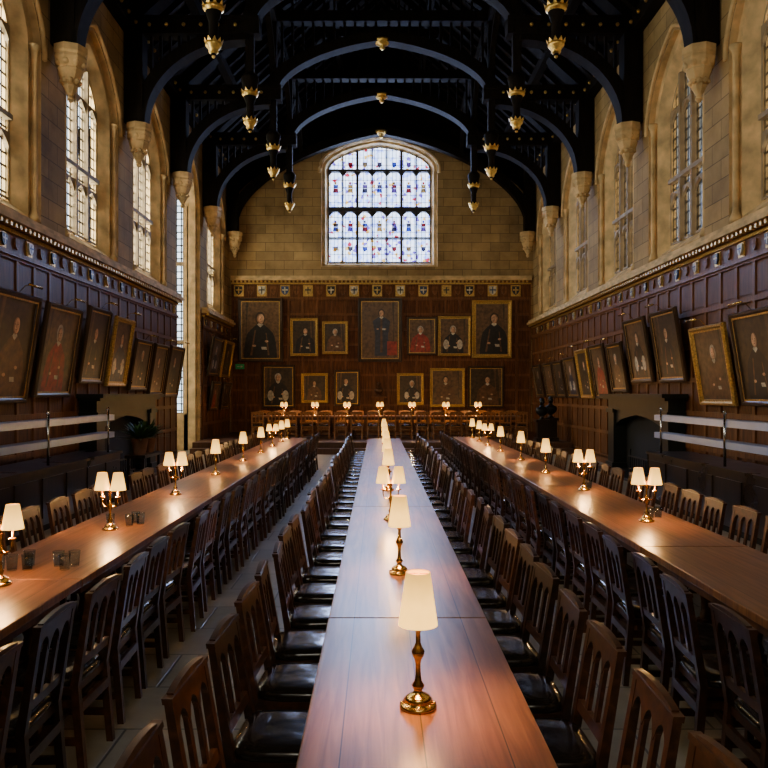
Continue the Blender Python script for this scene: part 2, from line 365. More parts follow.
# wall behind the viewer
wf=MB(); wall_bay(wf,PF,XL-.2,XR+.2,16.6,XC,2.3,6,10.6,11.9,.2,M_stone)
loft(wf,PF,[(XC,2.3,6,10.6,11.9,.2,0),(XC,2.1,6.1,10.6,11.7,.2,.5)],M_stone2); wf.obj('wall_front')
window('window_south',PF,XC,2.1,6.1,10.6,11.7,.2,.45,6,((8.6,.1),),M_g_l,M_lead,(10.3,))
area('daylight_south_window',PF,XC,8.9,1.0,4.6,6,1100,(1,.82,.58),(0,1,0))
# ------------------------------------------------------------ roof
HW=(XR-XL)/2; ZR=16.2; ZP=10.6
def roofz(x): return ZP+(ZR-ZP)*(1-abs(x)/HW)
cm=MB()
for s in(-1,1):
    x0=XC+s*(HW+.1); 
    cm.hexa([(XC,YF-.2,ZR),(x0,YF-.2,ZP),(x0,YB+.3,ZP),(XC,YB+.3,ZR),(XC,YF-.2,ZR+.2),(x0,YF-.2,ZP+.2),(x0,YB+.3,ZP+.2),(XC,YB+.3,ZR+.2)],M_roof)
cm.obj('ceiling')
rf=MB()
y=YF+.2
while y<YB:
    for s in(-1,1): rf.beam((XC+s*HW,y,ZP-.08),(XC,y,ZR-.08),.14,.16,M_roof,(0,1,0))
    y+=.62
for s in(-1,1):
    for fx in(.26,.53,.78): rf.beam((XC+s*HW*fx,YF,roofz(HW*fx)-.2),(XC+s*HW*fx,YB-.1,roofz(HW*fx)-.2),.22,.28,M_roof)
    rf.box(XC+s*HW-.28 if s>0 else XC-HW,XC+HW if s>0 else XC-HW+.28,YF,YB-.05,10.35,10.75,M_roof)
    rf.box(XC+s*3.15-.13,XC+s*3.15+.13,YF,YB-.1,12.55,12.8,M_roof)
    for y in [YF+.4+.5*i for i in range(66)]:
        rf.ball((XC+s*(HW-.30),y,10.55),.05,M_gold,6)
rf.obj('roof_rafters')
PX=3.14
def truss_mesh():
    t=MB(); y0,y1=-.17,.17
    for s in(-1,1):
        t.box(min(s*5.62,s*6.05),max(s*5.62,s*6.05),-.2,.2,8.215,10.9,M_roof)
        t.box(min(s*2.9,s*6.0),max(s*2.9,s*6.0),-.2,.2,10.3,10.66,M_roof)
        t.box(min(s*2.9,s*6.0),max(s*2.9,s*6.0),-.23,.23,10.60,10.70,M_roof)
        t.box(min(s*3.04,s*3.24),max(s*3.04,s*3.24),-.10,.10,9.2,13.1,M_roof)
        N=18; cx,cz=3.2,8.2; 
        def pt(a,r): return (s*(cx+ (5.62-cx+r)*math.cos(a)),(cz+(2.0+r)*math.sin(a)))
        for i in range(N):
            a0=math.pi/2*i/N; a1=math.pi/2*(i+1)/N
            p=[pt(a0,0),pt(a1,0),pt(a1,.24),pt(a0,.24)]
            t.prism([(q[0],y0,q[1]) for q in p],(0,y1-y0,0),M_roof)
            p=[pt(a0,-.05),pt(a1,-.05),pt(a1,.03),pt(a0,.03)]
            t.prism([(q[0],-.2,q[1]) for q in p],(0,.4,0),M_roof)
        for x in [3.45+.22*i for i in range(10)]:
            cc=(x-cx)/(5.62-cx)
            if cc>=1: continue
            zz=cz+2.0*math.sqrt(1-cc*cc)+.2
            if zz<10.3: t.box(min(s*x,s*(x+.06)),max(s*x,s*(x+.06)),-.05,.05,zz-.05,10.35,M_roof)
        t.beam((s*6.0,0,10.6),(0,0,ZR-.15),.36,.4,M_roof,(0,1,0))
        N=18
        for i in range(N):
            a0=math.pi/2*i/N; a1=math.pi/2*(i+1)/N
            def q(a,r): 
                x=(3.05)*math.cos(a); return (s*(x+r*math.cos(a)),10.55+(1.5)*af(math.cos(a),.25)+r*(.5+.5*math.sin(a)))
            p=[q(a0,0),q(a1,0),q(a1,.24),q(a0,.24)]
            t.prism([(w[0],y0,w[1]) for w in p],(0,y1-y0,0),M_roof)
            p=[q(a0,-.06),q(a1,-.06),q(a1,.02),q(a0,.02)]
            t.prism([(w[0],-.2,w[1]) for w in p],(0,.4,0),M_roof)
        for x in [.3*i+.15 for i in range(10)]:
            zz=10.55+1.5*af(x/3.05,.25)+.2
            t.box(min(s*x,s*(x+.07)),max(s*x,s*(x+.07)),-.05,.05,zz,12.6,M_roof)
            zt=roofz(x)-.3
            t.box(min(s*x,s*(x+.06)),max(s*x,s*(x+.06)),-.04,.04,12.8,max(12.9,zt),M_roof)
        for x in (2.2,):
            t.beam((s*3.1,0,12.9),(s*1.0,0,14.4),.2,.22,M_roof,(0,1,0))
        for i in range(6): t.ball((s*(3.45+.4*i),-.24,10.48),.045,M_gold,6)
        X=s*PX
        for zc,rr in ((8.92,.20),(8.26,.155)):
            t.lathe([(.07,-.14),(.09,-.11),(rr*.6,-.07),(rr*.92,-.01),(rr,.02),(rr*.97,.06),(rr*.85,.065)],M_gold,(X,0,zc),12)
            for j in range(10):
                a=j*math.pi/5; ca,sa=math.cos(a),math.sin(a)
                t.add([(X+rr*ca-.04*sa,rr*sa+.04*ca,zc+.05),(X+rr*ca+.04*sa,rr*sa-.04*ca,zc+.05),(X+(rr+.03)*ca,(rr+.03)*sa,zc+.12),(X+(rr-.04)*ca,(rr-.04)*sa,zc+.05)],[(0,1,2),(1,3,2),(3,0,2),(0,3,1)],M_gold)
        t.lathe([(.02,8.06),(.05,8.1),(.04,8.14),(.08,8.2),(.12,8.29),(.12,8.36),(.085,8.45),(.09,8.7),(.16,8.90),(.16,9.02),(.18,9.15),(.21,9.26),(.21,9.34),(.14,9.42)],M_roof,(X,0,0),12)
        t.ball((X,0,8.07),.035,M_gold,8)
    t.box(-3.15,3.15,-.17,.17,12.55,12.85,M_roof)
    t.box(-1.9,1.9,-.14,.14,14.0,14.25,M_roof)
    t.lathe([(.03,-.22),(.09,-.17),(.06,-.12),(.18,-.06),(.25,0),(.25,.06),(.1,.1)],M_gold,(0,-.02,12.0),12)
    t.lathe([(.14,0),(.14,.3)],M_roof,(0,0,12.0),12)
    return t.mesh('roof_truss')
tm=truss_mesh()
for y in TR[1:]: inst(tm,'roof_truss',(XC,y,0))
et=MB()
for s in(-1,1):
    et.box(min(s*5.62,s*6.03),max(s*5.62,s*6.03),-.2,.2,8.215,10.9,M_roof)
    N=24
    for i in range(N):
        def q(a,r): x=5.66*math.cos(a); return (s*(x+r*math.cos(a)),8.5+3.55*af(math.cos(a),.28)+r*(.4+.6*math.sin(a)))
        a0=math.pi/2*i/N; a1=math.pi/2*(i+1)/N
        p=[q(a0,0),q(a1,0),q(a1,.3),q(a0,.3)]
        et.prism([(w[0],-.17,w[1]) for w in p],(0,.34,0),M_roof)
et.lathe([(.03,-.22),(.09,-.17),(.06,-.12),(.18,-.06),(.25,0),(.25,.06),(.1,.1)],M_gold,(0,-.1,12.1),12)
et.obj('roof_end_arch',(XC,30.2,0))
lb=MB()
for s in(-1,1):
    for a,b in zip(TR[1:],TR[:-1]):
        m_=(a+b)/2; h=(b-a)/2-.15; prev=None
        for i in range(17):
            an=math.pi*i/16; u=m_-h*math.cos(an); z=11.1+1.35*af(abs(math.cos(an)),.3)
            if prev: lb.hexa([(XC+s*PX-.08,prev[0],prev[1]),(XC+s*PX+.08,prev[0],prev[1]),(XC+s*PX+.08,u,z),(XC+s*PX-.08,u,z),(XC+s*PX-.08,prev[0],prev[1]+.2),(XC+s*PX+.08,prev[0],prev[1]+.2),(XC+s*PX+.08,u,z+.2),(XC+s*PX-.08,u,z+.2)],M_roof)
            prev=(u,z)
lb.obj('roof_longitudinal_arches')
gb=MB(); N=40
for i in range(N):
    q=[]
    for j in(i,i+1):
        x=-6.07+12.14*j/N; t=min(1,abs(x)/6.07); q.append((x,9.1+3.15*af(t,.3),max(roofz(x),9.2)))
    (xa,la,ua),(xb,lb_,ub)=q
    gb.hexa([(XC+xa,YB-.16,la),(XC+xb,YB-.16,lb_),(XC+xb,YB-.04,lb_),(XC+xa,YB-.04,la),(XC+xa,YB-.16,ua),(XC+xb,YB-.16,ub),(XC+xb,YB-.04,ub),(XC+xa,YB-.04,ua)],M_roof)
gb.obj('gable_dark_sheet')  # dark sheet standing in for the dark space above the end arch
cb=MB()
cb.lathe([(.03,-.62),(.07,-.56),(.05,-.5),(.1,-.42),(.14,-.34),(.12,-.3),(.19,-.18),(.24,-.06),(.22,-.02),(.27,.06),(.30,.14),(.28,.2),(.31,.24),(.31,.36)],M_stone2,(0,0,0),8,smooth=False)
for j in range(8):
    a=j*math.pi/4; cb.ball((.22*math.cos(a),.22*math.sin(a),.06),.07,M_stone2,8); cb.ball((.15*math.cos(a+.4),.15*math.sin(a+.4),-.26),.05,M_stone2,8)
cme=cb.mesh('stone_corbel')
for y in TR:
    inst(cme,'stone_corbel',(XL+.315,y,7.85)); inst(cme,'stone_corbel',(XR-.315,y,7.85))
# ------------------------------------------------------------ panelling, cornices
def shield(mb,P,u,z,d,w,h,m,m2):
    q=[(-w,h),(w,h),(w,-.1*h),(w*.6,-.7*h),(0,-h),(-w*.6,-.7*h),(-w,-.1*h)]
    A=[P(u+a,z+b,d) for a,b in q]; B=[P(u+a,z+b,d-.03) for a,b in q]; n=len(q)
    mb.add(A+B,[tuple(range(n,2*n))]+[(i,(i+1)%n,n+(i+1)%n,n+i) for i in range(n)],m)
    q=[(-w*.15,h*.8),(w*.15,h*.8),(w*.15,-h*.7),(-w*.15,-h*.7)]
    mb.add([P(u+a,z+b,d-.034) for a,b in q],[(0,1,2,3)],m2)
    q=[(-w*.8,h*.3),(w*.8,h*.3),(w*.8,0),(-w*.8,0)]
    mb.add([P(u+a,z+b,d-.036) for a,b in q],[(0,1,2,3)],m2)
SH=[MATS['sh_'+k] for k in('black','white','blue','gold','black','white')]
def panelling(name,P,u0,u1,ztop,step,rows,frz,cor_out=.28):
    mb=MB(); z1=ztop-frz; e=-.004
    ubox(mb,P,u0,u1,-.03,e,0,ztop-.25,M_panel)
    n=max(1,round((u1-u0)/step)); st=(u1-u0)/n
    for i in range(n+1):
        u=u0+st*i; ubox(mb,P,max(u0,u-.045),min(u1,u+.045),-.065,-.03,.2,z1,M_panel2)
    for j in range(rows+1):
        z=.2+(z1-.2)*j/rows; ubox(mb,P,u0,u1,-.07,-.03,z-.045,z+.045,M_panel2)
    for i in range(n):
        for j in range(rows):
            a=u0+st*i+.09; b=a+st-.18; c0=.2+(z1-.2)*j/rows+.09; c1=.2+(z1-.2)*(j+1)/rows-.09
            ubox(mb,P,a,b,-.045,-.03,c0,c1,M_panel)
    ubox(mb,P,u0,u1,-.07,e,0,.2,M_panel2)
    o=mb.obj(name)
    t=MB()
    ubox(t,P,u0,u1,-.11,-.03,z1,z1+.07,M_panel2); ubox(t,P,u0,u1,-.06,e,z1,ztop-.22,M_panel)
    ubox(t,P,u0,u1,-.10,e,ztop-.26,ztop-.2,M_gold2)
    ubox(t,P,u0,u1,-cor_out*.6,e,ztop-.2,ztop-.12,M_panel2)
    ubox(t,P,u0,u1,-cor_out,e,ztop-.12,ztop-.04,M_stone2); ubox(t,P,u0,u1,-cor_out*.75,e,ztop-.04,ztop+.06,M_stone2)
    u=u0+.06
    while u<u1-.08:
        ubox(t,P,u,u+.07,-cor_out*.85,-.05,ztop-.2,ztop-.13,M_gold2); u+=.16
    sp=.46; k=0; u=u0+.3; zc=(z1+.07+ztop-.26)/2; hh=(ztop-.26-z1-.07)/2*.78
    while u<u1-.2:
        if k%2==0: 
            ubox(t,P,u-hh*.95,u+hh*.95,-.075,-.05,zc-hh*1.1,zc+hh*1.1,M_gold2)
            shield(t,P,u,zc,-.078,hh*.72,hh*.85,SH[(k*7//2)%6],SH[(k*7//2+3)%6])
        else:
            shield(t,P,u,zc,-.062,hh*.6,hh*.8,M_panel2,M_panel)
        u+=sp; k+=1
    t.obj(name.replace('oak_panelling','trim_cornice'))
panelling('oak_panelling_left',PL,YF+.01,22.5,4.72,.62,6,.62)
panelling('oak_panelling_left_far',PL,25.85,YB-.12,4.72,.62,6,.62)
panelling('oak_panelling_right',PR,YF+.01,YB-.12,4.72,.62,6,.62)
panelling('oak_panelling_back',PB,XL+.1,XR-.1,6.5,.57,9,.85)
# ------------------------------------------------------------ dais
mb=MB(); mb.box(XL+.12,XR-.12,24.1,YB-.12,0,.348,M_tleg); mb.box(XL+.12,XR-.12,23.75,24.1,0,.175,M_tleg)
mb.obj('dais_platform')
# ------------------------------------------------------------ tables
def table(name,xc,w,y0,y1,z=0,rot=False):
    L=(y1-y0); t=MB(); h=L/2-.004
    t.box(-w/2,w/2,-h,h,.712,.762,M_table)
    t.box(-w/2+.07,w/2-.07,-h+.15,h-.15,.63,.712,M_tleg)
    for yy in (-h+.4,0,h-.4) if L>2 else (-h+.3,h-.3):
        for xx in(-w/2+.14,w/2-.14):
            t.lathe([(.045,.1),(.05,.14),(.032,.18),(.05,.3),(.055,.42),(.03,.54),(.045,.58),(.045,.64)],M_tleg,(xx,yy,0),10)
            t.box(xx-.05,xx+.05,yy-.05,yy+.05,0,.11,M_tleg)
        t.box(-w/2+.14,w/2-.14,yy-.03,yy+.03,.06,.11,M_tleg)
    t.box(-.03,.03,-h+.3,h-.3,.06,.1,M_tleg)
    M=Matrix.Translation((xc,(y0+y1)/2,z))
    if rot: M=Matrix.Translation((xc,(y0+y1)/2,z))@Matrix.Rotation(math.pi/2,4,'Z')
    return t.obj(name,M=M,bevel=.006)
TZ=.762
TC,TL,TRX=.149,-2.21,2.35; TW=.80
cj=[.08,3.89,7.7,11.5,15.35,19.2]
for a,b in zip(cj[:-1],cj[1:]): table('refectory_table',TC,TW,a,b)
lj=[.9,4.7,8.4,12.1,15.8,19.5]
for a,b in zip(lj[:-1],lj[1:]): table('refectory_table',TL,TW,a,b)
rj=[1.9,5.7,9.4,13.1,16.5,19.9]
for a,b in zip(rj[:-1],rj[1:]): table('refectory_table',TRX,TW,a,b)
for k in range(3):
    t0=-4.3+3.07*k
    o=table('high_table',t0+1.535,.85,26.6-1.53,26.6+1.53,.35,True)
# ------------------------------------------------------------ chair
def chair_mesh(MC,nm):
    c=MB(); w=.205
    c.box(-.20,.21,-w,w,.395,.435,MC)
    def se(rx,ry,z,n=24,p=5):
        out=[]
        for i in range(n):
            a=2*math.pi*i/n; ca,sa=math.cos(a),math.sin(a); k=(abs(ca)**p+abs(sa)**p)**(-1/p); out.append((.005+rx*ca*k,ry*sa*k,z))
        return out
    R=[se(.205,.203,.435),se(.213,.211,.448),se(.214,.212,.464),se(.200,.198,.480),se(.15,.15,.489),se(.06,.06,.486)]
    vs=[p for r in R for p in r]; fs=[]
    for j in range(5):
        for i in range(24): k=(i+1)%24; fs.append((j*24+i,j*24+k,(j+1)*24+k,(j+1)*24+i))
    fs.append(tuple(range(120,144))); c.add(vs,fs,M_leather,True)
    for s in(-1,1):
        y=s*(w-.02)
        c.hexa([(.165,y-.018,0),(.2,y-.018,0),(.2,y+.018,0),(.165,y+.018,0),(.16,y-.022,.40),(.205,y-.022,.40),(.205,y+.022,.40),(.16,y+.022,.40)],MC)
        c.hexa([(-.25,y-.018,0),(-.215,y-.018,0),(-.215,y+.018,0),(-.25,y+.018,0),(-.215,y-.02,.44),(-.175,y-.02,.44),(-.175,y+.02,.44),(-.215,y+.02,.44)],MC)
        c.hexa([(-.215,y-.02,.44),(-.175,y-.02,.44),(-.175,y+.02,.44),(-.215,y+.02,.44),(-.285,y-.018,.90),(-.257,y-.018,.90),(-.257,y+.018,.90),(-.285,y+.018,.90)],MC)
        c.box(-.22,.18,y-.012,y+.012,.14,.175,MC); c.box(-.2,.18,y-.012,y+.012,.33,.36,MC)
    c.box(-.01,.02,-w+.02,w-.02,.145,.17,MC)
    c.box(.172,.195,-w+.03,w-.03,.34,.395,MC)
    c.box(-.225,-.205,-w+.03,w-.03,.3,.35,MC)
    def bx(z): return -.195-(z-.44)*.165
    def slab(y0,y1,z0,z1,th=.02):
        a,b=bx(z0),bx(z1); c.hexa([(a-th/2,y0,z0),(a+th/2,y0,z0),(a+th/2,y1,z0),(a-th/2,y1,z0),(b-th/2,y0,z1),(b+th/2,y0,z1),(b+th/2,y1,z1),(b-th/2,y1,z1)],MC)
    slab(-w+.03,w-.03,.53,.575,.024)
    n=3; ow=(2*w-.06)/n
    N=33
    def crest(y): return .905+.022*(1-(y/w)**2)
    def low(y):
        f=((y+w-.03)%ow)/ow; t=abs(f-.5)*2*1.18
        return .765+.075*math.sqrt(max(0,1-min(1,t)**1.6)) if t<1 else .765
    ys=[-w+.03+(2*w-.06)*i/N for i in range(N+1)]
    for a,b in zip(ys[:-1],ys[1:]):
        za,zb,ta,tb=low(a+1e-5),low(b-1e-5),crest(a),crest(b)
        c.hexa([(bx(za)-.012,a,za),(bx(za)+.012,a,za),(bx(zb)+.012,b,zb),(bx(zb)-.012,b,zb),(bx(ta)-.012,a,ta),(bx(ta)+.012,a,ta),(bx(tb)+.012,b,tb),(bx(tb)-.012,b,tb)],MC)
    slab(-w-.005,w+.005,.885,.905,.036)
    for i in range(1,n): y=-w+.03+ow*i; slab(y-.016,y+.016,.57,.79,.018)
    return c.mesh(nm)
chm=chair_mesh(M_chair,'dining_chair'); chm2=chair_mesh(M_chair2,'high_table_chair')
def row(x,rot,y0,y1,sp=.57,jit=.02):
    y=y0
    while y<y1:
        o=inst(chm,'dining_chair',(x+random.uniform(-jit,jit)*1.3,y+random.uniform(-jit,jit),0),rot+random.uniform(-.06,.06)); y+=sp
OFF=.53
row(TC-OFF,0,1.55,19.1); row(TC+OFF,math.pi,1.45,19.1)
row(TL-OFF,0,2.6,19.3); row(TL+OFF-.04,math.pi,2.3,19.3)
row(TRX-OFF+.03,0,2.3,19.6); row(TRX+OFF,math.pi,2.6,19.6)
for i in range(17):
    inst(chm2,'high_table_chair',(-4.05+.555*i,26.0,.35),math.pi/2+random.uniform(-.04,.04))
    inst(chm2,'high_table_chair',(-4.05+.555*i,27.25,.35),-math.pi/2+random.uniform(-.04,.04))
# ------------------------------------------------------------ lamps
def shade(l,x,z0,h,rb,rt):
    l.lathe([(rb,z0),(rt,z0+h)],M_shade,(x,0,0),24,cap=False)
    l.lathe([(rb-.003,z0+.001),(rt-.003,z0+h-.001)],M_shade,(x,0,0),24,cap=False)
    l.tube([(x-rt+.003,0,z0+h-.006),(x+rt-.003,0,z0+h-.006)],.0015,M_brass,4)
def lamp1():
    l=MB()
    l.lathe([(.066,0),(.068,.008),(.062,.016),(.050,.020),(.048,.026),(.052,.032),(.040,.044),(.022,.052),(.014,.062),(.020,.072),(.024,.082),(.013,.096),(.010,.12),(.009,.16),(.013,.175),(.022,.19),(.024,.205),(.014,.222),(.009,.235),(.009,.275),(.016,.285),(.018,.30),(.010,.305),(.009,.37)],M_brass,seg=20)
    for i in range(8): a=i*math.pi/4; l.ball((.058*math.cos(a),.058*math.sin(a),.016),.008,M_brass,6)
    l.ball((0,0,.39),.02,M_bulb,10); shade(l,0,.30,.19,.071,.044)
    return l.mesh('table_lamp')
def lamp2():
    l=MB()
    l.lathe([(.066,0),(.068,.008),(.062,.016),(.050,.020),(.048,.026),(.040,.044),(.022,.052),(.014,.062),(.022,.08),(.012,.096),(.009,.16),(.015,.175),(.022,.195),(.012,.215),(.009,.24),(.009,.30),(.016,.31),(.006,.33),(.010,.345),(.002,.36)],M_brass,seg=20)
    for s in(-1,1):
        l.tube([(0,0,.21),(s*.025,0,.19),(s*.055,0,.195),(s*.068,0,.225),(s*.070,0,.26),(s*.070,0,.33)],.006,M_brass,6)
        l.lathe([(.006,.262),(.024,.27),(.024,.276),(.008,.28)],M_brass,(s*.070,0,0),10)
        l.ball((s*.070,0,.40),.016,M_bulb,8); shade(l,s*.070,.33,.145,.063,.038)
    return l.mesh('twin_table_lamp')
L1,L2=lamp1(),lamp2()
def lamp(x,y,z,twin=False,p=5,rot=0):
    o=inst(L2 if twin else L1,'twin_table_lamp' if twin else 'table_lamp',(x,y,z),rot)
    l=D.lights.new('bulb','POINT'); l.energy=p; l.color=(1,.52,.18); l.shadow_soft_size=.04
    q=D.objects.new('bulb_light',l); bpy.context.scene.collection.objects.link(q); q.parent=o; q.location=(0,0,.335 if not twin else .31)
LP=27
for i in range(9):
    lamp((.145,.135,.115,.12,.13,.14,.14,.15,.15)[i],2.78+2.06*i,TZ,i==2,LP)
for y,tw in ((4.56,1),(6.4,1),(8.6,1),(10.7,0),(12.8,0),(14.6,0),(16.4,1),(17.9,0),(19.0,0)): lamp(TL-.03+random.uniform(-.03,.03),y,TZ,bool(tw),LP,random.uniform(-.3,.3))
for y,tw in ((6.8,1),(9.0,1),(10.9,0),(13.0,0),(14.9,0),(16.6,1),(18.0,0),(19.4,0)): lamp(TRX+.04+random.uniform(-.02,.03),y,TZ,bool(tw),LP,random.uniform(-.3,.3))
for px in (284,315,347,380,412,446,478): lamp((px-CX)/F*26.6,26.6,.35+TZ+.001,True,30)
gm=MB(); gm.lathe([(.028,.006),(.030,.0),(.038,.10),(.035,.10),(.028,.008),(.001,.008)],M_clear,seg=16,cap=False); gme=gm.mesh('drinking_glass')
for x,y in ((-2.44,4.95),(-2.35,4.93),(-2.26,4.95),(-2.02,4.95),(-2.00,5.06),(-2.10,5.05),(-2.30,5.07),(-2.30,6.6),(-2.13,6.58),(-2.06,6.66),(-2.12,6.72),(2.47,6.97),(2.56,7.02),(2.52,9.17)):
    inst(gme,'drinking_glass',(x,y,TZ))
# ------------------------------------------------------------ portraits
def portrait(w,h,fm,robe,bg='canvas_bg',hair='hair_dark',full=False,linen=False,lampbar=False,fw=.11,seed=0):
    r=random.Random(seed); p=MB()
    rings=[(0,0),(0,-.05),(.02,-.085),(.05,-.085),(.065,-.06),(fw-.02,-.045),(fw-.01,-.055),(fw,-.03)]
    vs=[]
    for i,y in rings: vs+=[(-w/2+i,y,i),(w/2-i,y,i),(w/2-i,y,h-i),(-w/2+i,y,h-i)]
    fs=[]
    for j in range(len(rings)-1):
        for k in range(4): fs.append((j*4+k,j*4+(k+1)%4,(j+1)*4+(k+1)%4,(j+1)*4+k))
    fs.append((0,1,2,3)); p.add(vs,fs,fm)
    i0,i1=fw-.03,fw; y=-.057
    a=[(-w/2+i0,y,i0),(w/2-i0,y,i0),(w/2-i0,y,h-i0),(-w/2+i0,y,h-i0),(-w/2+i1,y,i1),(w/2-i1,y,i1),(w/2-i1,y,h-i1),(-w/2+i1,y,h-i1)]
    p.add(a,[(k,(k+1)%4,4+(k+1)%4,4+k) for k in range(4)],M_gold2)
    cw,ch=w/2-fw,h-2*fw
    p.add([(-cw,-.03,fw),(cw,-.03,fw),(cw,-.03,h-fw),(-cw,-.03,h-fw)],[(0,1,2,3)],MATS[bg])
    def ell(cx,cz,rx,rz,y,m,a0=0,a1=2*math.pi,n=18):
        q=[(cx+rx*math.cos(a0+(a1-a0)*i/n),y,cz+rz*math.sin(a0+(a1-a0)*i/n)) for i in range(n if a1-a0>6 else n+1)]
        p.add(q,[tuple(range(len(q)))],m)
    def pg(q,y,m): p.add([(a,y,b) for a,b in q],[tuple(range(len(q)))],m)
    ox=r.uniform(-.07,.07)*w; RB=MATS[robe]
    Z=lambda f: fw+ch*f
    if full: hr=ch*.06; hz=Z(.80)
    else: hr=ch*.092; hz=Z(r.uniform(.68,.74))
    sk=MATS['skin']; hm=MATS[hair]
    dx=-1 if r.random()<.5 else 1
    # curtain folds
    for f0,f1,mm in ((1,.78,'canvas_bg2'),(.78,.66,'canvas_bg'),(.66,.5,'canvas_bg2')):
        pg([(dx*cw*f0,Z(1)),(dx*cw*f1,Z(1)),(dx*cw*(f1+.1),Z(.55)),(dx*cw*min(1,f1+.06),Z(.2)),(dx*cw*f0,Z(.2))][::dx],-.0305,MATS[mm])
    sw=min(cw*.8,hr*(3.0 if not full else 2.6))
    if full:
        pg([(ox-sw*.8,Z(.04)),(ox+sw*.9,Z(.04)),(ox+sw*.75,Z(.4)),(ox+sw,Z(.66)),(ox+hr*.9,hz-hr*1.15),(ox-hr*.9,hz-hr*1.15),(ox-sw,Z(.66)),(ox-sw*.7,Z(.4))],-.032,RB)
        pg([(ox-hr*.35,Z(.1)),(ox+hr*.35,Z(.1)),(ox+hr*.3,hz-hr*1.2),(ox-hr*.3,hz-hr*1.2)],-.033,MATS['robe_brown'] if not linen else MATS['linen_white'])
        pg([(dx*cw*.95,Z(.05)),(dx*cw*.4,Z(.05)),(dx*cw*.4,Z(.3)),(dx*cw*.95,Z(.3))][::dx],-.0325,MATS['robe_red'])
    else:
        q2=[]
        for i in range(9):
            t=i/8; xx=sw*(1.12-.45*t**2.2)-(sw*.67-hr*.7)*max(0,(t-.72)/.28)**1.2; zz=(hz-hr*1.15-Z(0))*t+Z(0)
            q2.append((xx,zz))
        pg([(ox+a_,b_) for a_,b_ in q2]+[(ox-a_,b_) for a_,b_ in q2[::-1]],-.032,RB)
        # fold highlights
        pg([(ox-sw*.7,Z(.05)),(ox-sw*.55,Z(.05)),(ox-sw*.3,Z(.5)),(ox-sw*.38,Z(.5))],-.0325,MATS['robe_brown'])
        pg([(ox+sw*.5,Z(.05)),(ox+sw*.62,Z(.05)),(ox+sw*.42,Z(.45)),(ox+sw*.36,Z(.45))],-.0325,MATS['robe_brown'])
        if linen:
            for s in(-1,1): ell(ox+s*sw*.72,Z(.26),sw*.30,ch*.14,-.033,MATS['linen_white'])
    ell(ox,hz+hr*.12,hr*.98,hr*1.22,-.0335,hm)
    pg([(ox-hr*.35,hz-hr*1.5),(ox+hr*.35,hz-hr*1.5),(ox+hr*.4,hz-hr*.5),(ox-hr*.4,hz-hr*.5)],-.034,MATS['skin_shadow'])
    pg([(ox-hr*.6,hz-hr*1.2),(ox,hz-hr*1.7),(ox+hr*.6,hz-hr*1.2),(ox+hr*.4,hz-hr*.95),(ox-hr*.4,hz-hr*.95)],-.0345,MATS['linen_white'])
    ell(ox+hr*.05,hz-hr*.05,hr*.72,hr*.98,-.035,MATS['skin_shadow'])
    ell(ox+hr*.05-dx*hr*.13,hz-hr*.03,hr*.56,hr*.88,-.0352,sk)
    for s in(-1,1): ell(ox+s*hr*.28,hz+hr*.12,hr*.12,hr*.06,-.0355,MATS['hair_dark'],n=8)
    ell(ox+hr*.05,hz-hr*.5,hr*.2,hr*.05,-.0355,MATS['robe_red'],n=8)
    pg([(ox,hz-hr*.25),(ox+hr*.14,hz-hr*.25),(ox+hr*.06,hz+hr*.15)],-.0355,MATS['skin_shadow'])
    for s in(-1,1):
        ell(ox+s*sw*.42,Z((.22 if s<0 else .3) if not full else .52),hr*.36,hr*.22,-.0355,sk,n=10)
    pg([(ox+sw*.1,Z(.15 if not full else .5)),(ox+sw*.45,Z(.15 if not full else .5)),(ox+sw*.4,Z(.20 if not full else .53)),(ox+sw*.05,Z(.20 if not full else .53))],-.036,MATS['linen_white'])
    if lampbar:
        p.tube([(0,-.03,h-.02),(0,-.12,h+.12),(0,-.28,h+.14)],.008,M_brass,6); p.tube([(-.22,-.28,h+.13),(.22,-.28,h+.13)],.02,M_brass,8)
    return p
robes=['robe_black','robe_black','robe_brown','robe_red','robe_black','robe_blue','robe_black','robe_brown']
k=0
def side(sign,y0,y1,z0,z1,**kw):
    global k; k+=1
    w=y1-y0; h=(z1-z0)*1.02; th=math.radians(9)
    r=kw.pop('robe',robes[k%8]); fm=kw.pop('fm',M_dframe if k%5 else M_gold2)
    p=portrait(w,h,fm,r,hair='hair_white' if k%3==0 else 'hair_dark',seed=k,lampbar=True,linen=k%4==1,bg='canvas_bg2' if k%2 else 'canvas_bg',**kw)
    X=(XL+.09) if sign<0 else (XR-.09)
    M=Matrix.Translation((X,(y0+y1)/2,z0))@Matrix.Rotation(-sign*math.pi/2,4,'Z')@Matrix.Rotation(th,4,'X')
    p.obj('framed_portrait',M=M)
for a in ((9.3,10.8,1.8,3.5),(11.1,12.65,1.75,3.45),(12.95,14.45,1.83,3.45),(14.9,16.1,2.1,3.6),(16.4,17.6,2.05,3.55),(17.9,19.2,1.97,3.18),(19.4,20.6,1.85,3.16),(20.8,22.2,1.8,3.2),(26.2,27.9,2.5,3.85),(28.3,29.9,2.5,3.85),(26.4,27.7,1.3,2.3),(28.4,29.7,1.3,2.3)): side(-1,*a)
for a in ((9.3,10.7,1.7,3.2),(11.25,12.75,1.7,3.2),(13.0,14.4,1.68,3.1),(15.1,16.5,2.13,3.6),(16.9,18.3,2.15,3.6),(18.6,19.8,1.93,3.15),(20.0,21.3,1.75,3.2),(21.6,22.8,1.75,3.15),(23.0,24.4,1.75,3.0),(24.7,25.9,1.75,2.95),(26.1,27.5,1.75,2.95),(28,29.2,1.75,2.95)): side(1,*a)
